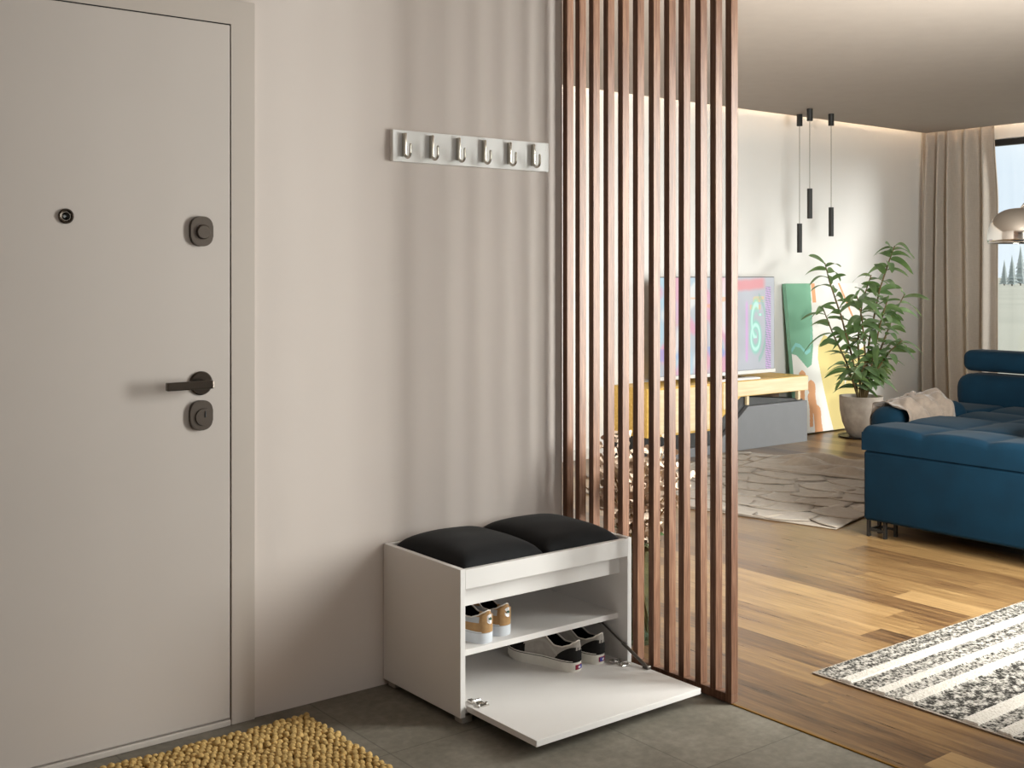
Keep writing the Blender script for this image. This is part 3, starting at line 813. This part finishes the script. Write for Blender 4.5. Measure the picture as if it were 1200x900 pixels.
for k in range(4): bm.faces.new((vs[0][k], vs[1][k], vs[1][(k+1) % 4], vs[0][(k+1) % 4]))
obj('canvas_edge', bm, M('canvas_side_green', '#79a78f', .8), pc)

# ------------------------------------------------------------------ potted plant
PC = Vector((5.30, 2.47, 0)); SC = .00695
pl = thing('potted_plant', PC, 'tall leafy green plant in a rounded concrete pot by the canvas', 'plant')
obj('pot', lathe(BM(), [(0, .006), (.088, .006), (.112, .03), (.148, .12), (.168, .22), (.172, .30), (.172, .335), (.155, .335), (.152, .29), (0, .29)], PC, 48), m_pot, pl, smooth=True)
auto(pl.children[0], 40)
obj('saucer', lathe(BM(), [(0, 0), (.17, 0), (.185, .012), (.18, .014), (.16, .006), (0, .006)], PC, 40), m_dark, pl)
obj('soil', lathe(BM(), [(0, .288), (.152, .288), (.15, .305), (.08, .312), (0, .313)], PC, 30), m_soil, pl, smooth=True)
def pp(px, py, dz=0): return PC+RT*((px-1002.5)*SC)+FW*dz+Vector((0, 0, 1.32+(322.05-py)*SC))
STEMS = [([(999, 468), (992, 420), (978, 370), (964, 330), (958, 308)], -.05, 14), ([(1002, 468), (1000, 400), (1006, 355), (1018, 322)], .08, 13), ([(1006, 468), (1012, 400), (1024, 340), (1036, 304), (1042, 288)], .0, 17),
         ([(1008, 468), (1022, 420), (1042, 370), (1056, 345)], .05, 14), ([(1000, 468), (986, 425), (970, 390), (958, 358)], .04, 12), ([(1005, 468), (1018, 435), (1034, 410), (1046, 398)], -.10, 11), ([(1000, 468), (990, 445), (978, 425)], -.12, 9),
         ([(1003, 468), (1006, 420), (1000, 372), (992, 345)], -.12, 15), ([(1004, 468), (1012, 430), (1020, 380), (1026, 352)], -.15, 15), ([(1001, 468), (998, 440), (1000, 425)], -.15, 9), ([(1003, 468), (1016, 440), (1024, 425)], .05, 9)]
def leaf(bm, base, dr, L, w, droop, roll):
    dr = dr.normalized(); side = dr.cross(Vector((0, 0, 1)))
    if side.length < .05: side = RT.copy()
    side.normalize(); up = side.cross(dr).normalized()
    R_ = Matrix.Rotation(roll, 3, dr); side = R_ @ side; up = R_ @ up
    n = 10; rows = []
    for k in range(n+1):
        t = k/n; c = base+dr*(L*t)-Vector((0, 0, 1))*(droop*L*t*t); ww = w*max(0, math.sin(PI*t**.9))**.5*.5+.0008
        rows.append([bm.verts.new(c-side*ww+up*(.18*ww)), bm.verts.new(c-up*(.12*ww)), bm.verts.new(c+side*ww+up*(.18*ww))])
    for a, b_ in zip(rows, rows[1:]):
        bm.faces.new((a[0], a[1], b_[1], b_[0])); bm.faces.new((a[1], a[2], b_[2], b_[1]))
lf = BM()
for pts, dz, nl in STEMS:
    nl = int(nl*1.45)
    P3 = [pp(x, y, dz*k/(len(pts)-1)) for k, (x, y) in enumerate(pts)]
    sb = BM(); tube(sb, P3, [.010-.006*k/(len(P3)-1) for k in range(len(P3))], 8); obj('stem', sb, m_stem, pl, smooth=True)
    ax = (P3[-1]-P3[0]).normalized()
    for k in range(nl):
        t = .22+.78*(k+.5)/nl; f = t*(len(P3)-1); i = min(int(f), len(P3)-2); base = P3[i].lerp(P3[i+1], f-i)
        ang = k*2.4+rnd.uniform(-.4, .4); hor = RT*math.cos(ang)+FW*(math.sin(ang)*.75)
        loc_ax = (P3[i+1]-P3[i]).normalized()
        dr = hor*rnd.uniform(.7, 1.0)+loc_ax*rnd.uniform(.1, .7)
        L = rnd.uniform(.17, .25)*(1 if t > .4 else .9)
        if base.y+dr.normalized().y*L > 2.93: dr.y = min(dr.y, .05)
        leaf(lf, base, dr, L, rnd.uniform(.050, .068), rnd.uniform(.3, .95), rnd.uniform(-1.1, 1.1))
o = obj('foliage', lf, m_leaf, pl, smooth=True)

# ------------------------------------------------------------------ pendant lamps
for (x, y, s1, s0, lab) in ((4.861, 2.744, 1.735, 1.50, 'black tube pendant hanging lowest, left of the three pendants'), (4.671, 2.497, 1.995, 1.761, 'black tube pendant hanging highest, middle of the three pendants'), (5.042, 2.571, 1.865, 1.631, 'black tube pendant above the plant, right of the three pendants')):
    p = thing('pendant_lamp', (x, y, ZC), lab, 'pendant lamp', 'pendant lamps over the television unit')
    auto(obj('canopy', lathe(BM(), [(0, ZC-.095), (.022, ZC-.095), (.023, ZC-.094), (.023, ZC-.0005), (0, ZC-.0005)], (x, y, 0), 28), m_pend, p))
    obj('cord', cyl(BM(), (x, y, ZC-.096), (x, y, s1+.001), .0028, n=8), M('cord_grey', '#8e877e', .6), p)
    auto(obj('lamp_shade', lathe(BM(), [(0, s0+.01), (.017, s0+.01), (.018, s0), (.0205, s0), (.0205, s1-.001), (.019, s1), (0, s1)], (x, y, 0), 28), m_pend, p))

# ------------------------------------------------------------------ curtain
bm = BM()
def curt(i, j):
    y = 2.185+(2.93-2.185)*i; z = .015+(2.645)*j
    g = sm(.72, 1.0, j)
    yy = y+(.035*(1-i))*g*1.0 + .02*math.sin(j*2.2+i*9)*(1-j)
    ph = 2*PI*(i*5.2+.22*math.sin(i*9)+.10*math.sin(j*2.5+i*4)*(1-j))
    amp = .046+.028*(1-g)+.012*N3(i*5, j*1.5, 2)
    return Vector((6.875+amp*math.sin(ph)+.012*math.sin(2*ph+1.2), yy, z))
grid(bm, 150, 40, curt)
o = obj('curtain', bm, m_curtain, loc=(6.875, 2.55, 0), smooth=True); solidify(o, .003, 0); tag(o, 'floor length taupe linen curtain beside the large window', 'curtain')

# ------------------------------------------------------------------ sofa
sf = thing('sofa', (3.3, -.4, 0), 'dark blue velvet sofa with tufted seats and raised headrest', 'sofa')
def tufted(lo, hi, nx, ny, puff, r=.04, edge_scallop=1):
    """upholstered block: rounded edges, top quilted into nx by ny squares"""
    bm = BM(); NX, NY = nx*26, ny*24
    def f(u, v):
        u = .35*u+.65*(.5-.5*math.cos(PI*u)); v = .35*v+.65*(.5-.5*math.cos(PI*v))
        u = min(1, max(0, u)); v = min(1, max(0, v))
        x = lo[0]+(hi[0]-lo[0])*u; y = lo[1]+(hi[1]-lo[1])*v
        a = abs(math.sin(PI*u*nx))**.45 if 0 < u < 1 else 0; c = abs(math.sin(PI*v*ny))**.45 if 0 < v < 1 else 0
        ex = min(x-lo[0], hi[0]-x); ey = min(y-lo[1], hi[1]-y)
        rr = 0
        for e in (ex, ey):
            if e < r: rr += r-math.sqrt(max(0, r*r-(r-e)**2))
        # squares at the rim keep their arched front edge
        aa = 1 if (ex < .5/nx*(hi[0]-lo[0])) and edge_scallop else a
        cc = 1 if (ey < .5/ny*(hi[1]-lo[1])) and edge_scallop else c
        return Vector((x, y, hi[2]-puff+puff*aa*cc-min(rr, r)))
    V, F = grid(bm, NX, NY, f)
    ring = [V[i][0] for i in range(NX)]+[V[NX][j] for j in range(NY)]+[V[i][NY] for i in range(NX, 0, -1)]+[V[0][j] for j in range(NY, 0, -1)]
    lowr = [bm.verts.new(Vector((v.co.x, v.co.y, lo[2]))) for v in ring]
    n = len(ring)
    for k in range(n): bm.faces.new((ring[k], lowr[k], lowr[(k+1) % n], ring[(k+1) % n]))
    bm.faces.new(lowr)
    return bm
def soft(name, lo, hi, r, par=sf, seg=5): return auto(obj(name, B(lo, hi, r, seg), m_sofa, par), 60)
soft('base', (2.262, -1.35, .085), (2.95, .316, .435), .018)
auto(obj('seat_cushion', tufted((2.258, -1.36, .437), (2.955, .322, .562), 2, 5, .022, .035), m_sofa, sf), 60)
soft('base', (3.02, -1.35, .085), (4.45, .79, .32), .02)
auto(obj('seat_cushion', tufted((3.12, -1.36, .322), (4.2, .565, .505), 3, 6, .025, .04), m_sofa, sf), 60)
soft('armrest', (2.97, .57, .09), (3.72, .80, .565), .085)
soft('side_cushion', (3.73, .575, .30), (4.45, .94, .50), .05)
soft('backrest', (4.12, -.36, .44), (4.42, .95, .685), .09)
soft('backrest', (4.12, -1.35, .44), (4.42, -.37, .685), .09)
soft('headrest', (4.16, .1, .70), (4.38, .91, .835), .05)
soft('headrest', (4.16, -.85, .70), (4.38, .08, .835), .05)
soft('bolster', (2.50, -1.34, .55), (2.82, -.36, .70), .10)
for (x, y) in ((2.285, .20), (2.285, -1.3), (4.3, .75), (4.3, -1.3)):
    bm = BM()
    for dx, dy in ((0, 0), (0, .095), (.09, 0), (.09, .095)): box(bm, (x+dx, y+dy, 0), (x+dx+.016, y+dy+.016, .086), .001)
    box(bm, (x, y+.016, .03), (x+.012, y+.095, .042)); box(bm, (x+.09, y+.016, .03), (x+.102, y+.095, .042)); box(bm, (x+.016, y+.095, .03), (x+.09, y+.107, .042))
    obj('leg', bm, m_black, sf)
# throw over the armrest
def throw_f(i, j):
    # j runs across the arm (hall side -> top -> seat side), i along it
    path = [(.822, .36), (.815, .48), (.79, .545), (.735, .570), (.67, .572), (.605, .56), (.562, .52), (.550, .45)]
    f = j*(len(path)-1); k = min(int(f), len(path)-2); a, c = path[k], path[k+1]
    y = a[0]+(c[0]-a[0])*(f-k); z = a[1]+(c[1]-a[1])*(f-k)
    x = 2.968+.14*(1-j)+.50*i+.03*N3(j*4, i*2, 1)
    d_ = .024*math.sin(i*21+2.6*math.sin(j*3)+2.4*N3(i*3, j*2, 5))+.045*abs(N3(i*6, j*5, 8))
    bump_ = .03*sm(.3, .75, i)*sm(.2, .5, j)*sm(.95, .6, j)
    out = Vector((0, (1 if j < .4 else (-1 if j > .75 else 0))*1.0, 1 if .25 < j < .85 else .3))
    return Vector((x, y, z))+out*(max(0, d_)+.004)+Vector((0, 0, bump_))
bm = BM(); grid(bm, 60, 40, throw_f)
o = obj('throw_blanket', bm, m_throw, loc=(3.3, .8, .6), smooth=True); solidify(o, .006, 0); subsurf(o, 1); tag(o, 'crumpled taupe throw draped over the arm of the blue sofa', 'blanket')

# ------------------------------------------------------------------ arc lamp
AL = Vector((3.56, .18, 0))
al = thing('arc_lamp', (5.0, -.62, 0), 'polished chrome arc lamp with a dome shade before the window', 'floor lamp')
bm = BM(); prof = []
for k in range(15):
    a = math.radians(-12+102*k/14); prof.append((.183*max(0, math.cos(a))**.72 if k < 14 else .001, 1.535+.163*math.sin(a)))
nn = 48
lathe(bm, prof, AL, nn); bmesh.ops.delete(bm, geom=[f for f in bm.faces if len(f.verts) == nn and f.calc_center_median().z < 1.6], context='FACES')
o = obj('lamp_shade', bm, m_chrome, al, smooth=True); solidify(o, .003)
obj('rim', tube(BM(), [AL+Vector((.179*math.cos(2*PI*k/48), .179*math.sin(2*PI*k/48), 1.502)) for k in range(48)], .0035, 8, closed=True), m_chrome, al, smooth=True)
BA = Vector((5.0, -.62, 0)); pts = []
top = AL+Vector((0, 0, 1.70)); hd = (BA-AL); 
for k in range(30):
    t = k/29; a = PI*t*.5
    # quarter-arc rising from the shade to the upright
    q = top+hd*(1-math.cos(a*1.0))*1.0
    pts.append(Vector((top.x+hd.x*(t**1.15), top.y+hd.y*(t**1.15), 1.70+.5*math.sin(PI*min(1, t*1.12))**.8 if t < .9 else 1.70)))
pts = [Vector((top.x, top.y, 1.698))]+[Vector((top.x+hd.x*s, top.y+hd.y*s, 1.698+.47*math.sin(PI*s*.62)**.8)) for s in [.02+.98*k/28 for k in range(29)]]
pts.append(Vector((BA.x, BA.y, 1.4))); pts.append(Vector((BA.x, BA.y, .05)))
obj('arm', tube(BM(), pts, .009, 10), m_chrome, al, smooth=True)
auto(obj('lamp_base', lathe(BM(), [(0, 0), (.17, 0), (.17, .055), (.165, .06), (0, .06)], BA, 40), M('white_marble', '#dedbd6', .3, nz=4, vary=.12), al))

# ------------------------------------------------------------------ vase with dried flowers
VC = Vector((.215, -.165, 0))
vs = thing('glass_vase', VC, 'clear glass cylinder vase on the parquet behind the slats', 'vase')
VR, VH = .085, .36
bm = BM(); lathe(bm, [(0, .001), (VR-.004, .001), (VR, .006), (VR, VH), (VR-.004, VH), (VR-.004, .018), (0, .018)], VC, 40)
obj('vessel', bm, m_vase, vs, smooth=False); auto(vs.children[0], 30)
obj('rim', tube(BM(), [VC+Vector((VR*math.cos(2*PI*k/40)-.002*math.cos(2*PI*k/40), VR*math.sin(2*PI*k/40), VH)) for k in range(40)], .0028, 8, closed=True), m_vase, vs, smooth=True)
obj('water', lathe(BM(), [(0, .019), (VR-.005, .019), (VR-.005, .085), (0, .085)], VC, 40), glass_material('water', '#dfe6e2'), vs)
fb = thing('dried_flower_bunch', VC+Vector((0, 0, .02)), 'bunch of dusty pink dried seed heads standing in the glass vase', 'dried flowers')
pet = BM(); rn = random.Random(3)
for k in range(26):
    a = k*2.4; rr = .05*math.sqrt((k+.5)/26); top_r = .21*math.sqrt((k+.5)/26)
    p0 = VC+Vector((rr*math.cos(a+2), rr*math.sin(a+2), .03)); p1 = VC+Vector((rr*.8*math.cos(a), rr*.8*math.sin(a), VH))
    tp = VC+Vector((top_r*math.cos(a), top_r*math.sin(a), .60+.16*rn.random()-.25*(top_r/.21)**2*.4))
    if tp.x < .055: tp.x = .055
    mid = p1.lerp(tp, .5)+Vector((0, 0, .03))
    obj('stem', tube(BM(), [p0, p1, mid, tp], [.003, .003, .0025, .0015], 6), m_dstem, fb, smooth=True)
    for q in range(26):
        t = rn.random()**.8; c = (p1.lerp(mid, t*2) if t < .5 else mid.lerp(tp, t*2-1))
        c = c+Vector((rn.gauss(0, .028), rn.gauss(0, .028), rn.gauss(0, .03)+.02))
        if c.x < .05: c.x = .05+.02*rn.random()
        if c.y > -.0+.1 and c.x < .03: continue
        n_ = Vector((rn.gauss(0, 1), rn.gauss(0, 1), rn.gauss(0, 1))).normalized(); u, w_ = basis(n_); s = rn.uniform(.012, .023)
        cen = pet.verts.new(c+n_*s*.35); ring = [pet.verts.new(c+(u*math.cos(2*PI*m/8)*s+w_*math.sin(2*PI*m/8)*s*.75)+n_*(s*.3*math.sin(2*PI*m/8*2))) for m in range(8)]
        for m in range(8): pet.faces.new((cen, ring[m], ring[(m+1) % 8]))
o = obj('petals', pet, m_dried, fb, smooth=True, kind='stuff')
gl = BM()
for k in range(12):
    a = k*2.1+.5; leaf(gl, VC+Vector((.03*math.cos(a), .03*math.sin(a), VH-.02)), Vector((math.cos(a)*.6+.25, math.sin(a)*.6, 1)), .15, .05, .5, .3)
obj('green_leaves', gl, m_gstem, fb, smooth=True)

# ------------------------------------------------------------------ outdoors
struct('ground', B((9, -600, -1.3), (900, 900, -1.1)), M('hazy_field_grass', '#b8b2a0', .95, nz=.05, vary=.08))  # distance haze put into the pale field colour
def conifer(base, hgt, sd):
    r_ = random.Random(sd); bm = BM()
    for k in range(9):
        t = k/9; z0 = base.z+hgt*(.08+.88*t); rad = hgt*.2*(1-t)*r_.uniform(.85, 1.15)+.1
        n = 11; ring = [bm.verts.new(Vector((base.x+rad*(1 if m % 2 else .7)*math.cos(2*PI*m/n), base.y+rad*(1 if m % 2 else .7)*math.sin(2*PI*m/n), z0-hgt*.04*(m % 2)))) for m in range(n)]
        tip = bm.verts.new(Vector((base.x, base.y, z0+hgt*.2)))
        for m in range(n): bm.faces.new((ring[m], ring[(m+1) % n], tip))
        bm.faces.new(ring)
    return bm
m_conifer = M('hazy_conifer', '#a3aaa8', .95, nz=.4, vary=.1); m_trunk = M('conifer_trunk', '#7a736a', .9)  # crown colour paled to stand in for distance haze
TREES = [(1177, 262, 5.6, 'leftmost, smallest'), (1186, 248, 6.4, 'middle'), (1196, 255, 8.6, 'tallest, rightmost')]
for k, (px, dep, hgt, w_) in enumerate(TREES):
    c = Vector((-2.707, -3.178, 0))+FW*dep+RT*((px-600)/1348.6*dep); c.z = -1.1
    t_ = thing('conifer_tree', c, 'pale hazy conifer far beyond the window, %s of the row' % w_, 'tree', 'conifers beyond the window')
    obj('crown', conifer(c, hgt, k), m_conifer, t_); obj('trunk', cyl(BM(), c, c+Vector((0, 0, hgt*.3)), .15, .1, 8), m_trunk, t_)

# ------------------------------------------------------------------ light
w = bpy.data.worlds.new('sky'); S.world = w; w.use_nodes = True; nt = w.node_tree
bg = nt.nodes['Background']
tc = nt.nodes.new('ShaderNodeTexCoord'); mp = nt.nodes.new('ShaderNodeMapping'); mp.inputs['Scale'].default_value = (1, 1, 3)
nz = nt.nodes.new('ShaderNodeTexNoise'); nz.inputs['Scale'].default_value = 3.5; nz.inputs['Detail'].default_value = 6
cr = nt.nodes.new('ShaderNodeValToRGB'); cr.color_ramp.elements[0].position = .35; cr.color_ramp.elements[0].color = lin('#d3dbe6'); cr.color_ramp.elements[1].position = .65; cr.color_ramp.elements[1].color = lin('#eef0f2')
nt.links.new(tc.outputs['Generated'], mp.inputs[0]); nt.links.new(mp.outputs[0], nz.inputs['Vector']); nt.links.new(nz.outputs['Fac'], cr.inputs[0]); nt.links.new(cr.outputs[0], bg.inputs[0])
bg.inputs[1].default_value = 1.25

def area(name, loc, rot, sx, sy, power, col='#ffffff', portal=False):
    l = bpy.data.lights.new(name, 'AREA'); l.shape = 'RECTANGLE'; l.size = sx; l.size_y = sy; l.energy = power; l.color = lin(col)[:3]
    if portal: l.cycles.is_portal = True
    o = bpy.data.objects.new(name, l); o.location = loc; o.rotation_euler = rot; COL.objects.link(o); return o
def aim(o, d): o.rotation_euler = Vector(d).to_track_quat('-Z', 'Y').to_euler()
# daylight through the tall window in the back wall
a = area('window_daylight', ((BX0+BX1)/2, YB-.11, (BZ0+BZ1)/2), (0, 0, 0), BX1-BX0, BZ1-BZ0, 340, '#fffaf5'); aim(a, (0, 1, 0))
h = area('hall_fill_light', (-.9, -4.73, 1.525), (0, 0, 0), 1.6, 1.35, 27, '#fff8f0'); aim(h, (0, 1, 0))  # added fill light for the hall wall and door, behind the camera
# sky through the big window
p = area('window_portal', (XE+.3, (WY0+WY1)/2, (WZ0+WZ1)/2), (0, 0, 0), WY1-WY0, WZ1-WZ0, 1, portal=True); aim(p, (-1, 0, 0))
sl = bpy.data.lights.new('hazy_sun', 'SUN'); sl.energy = 4.0; sl.angle = math.radians(24); sl.color = lin('#fff8f2')[:3]
so = bpy.data.objects.new('hazy_sun', sl); COL.objects.link(so); so.location = (12, -3, 8); aim(so, (-.8, 1, -.32))

S.view_settings.view_transform = 'Standard'; S.view_settings.look = 'None'; S.view_settings.exposure = .15; S.view_settings.gamma = 1
S.view_settings.use_curve_mapping = False
S.cycles.use_denoising = True; S.cycles.max_bounces = 10; S.cycles.diffuse_bounces = 5; S.cycles.glossy_bounces = 4; S.cycles.transparent_max_bounces = 16
S.cycles.sample_clamp_indirect = 6; S.cycles.caustics_reflective = False; S.cycles.caustics_refractive = False
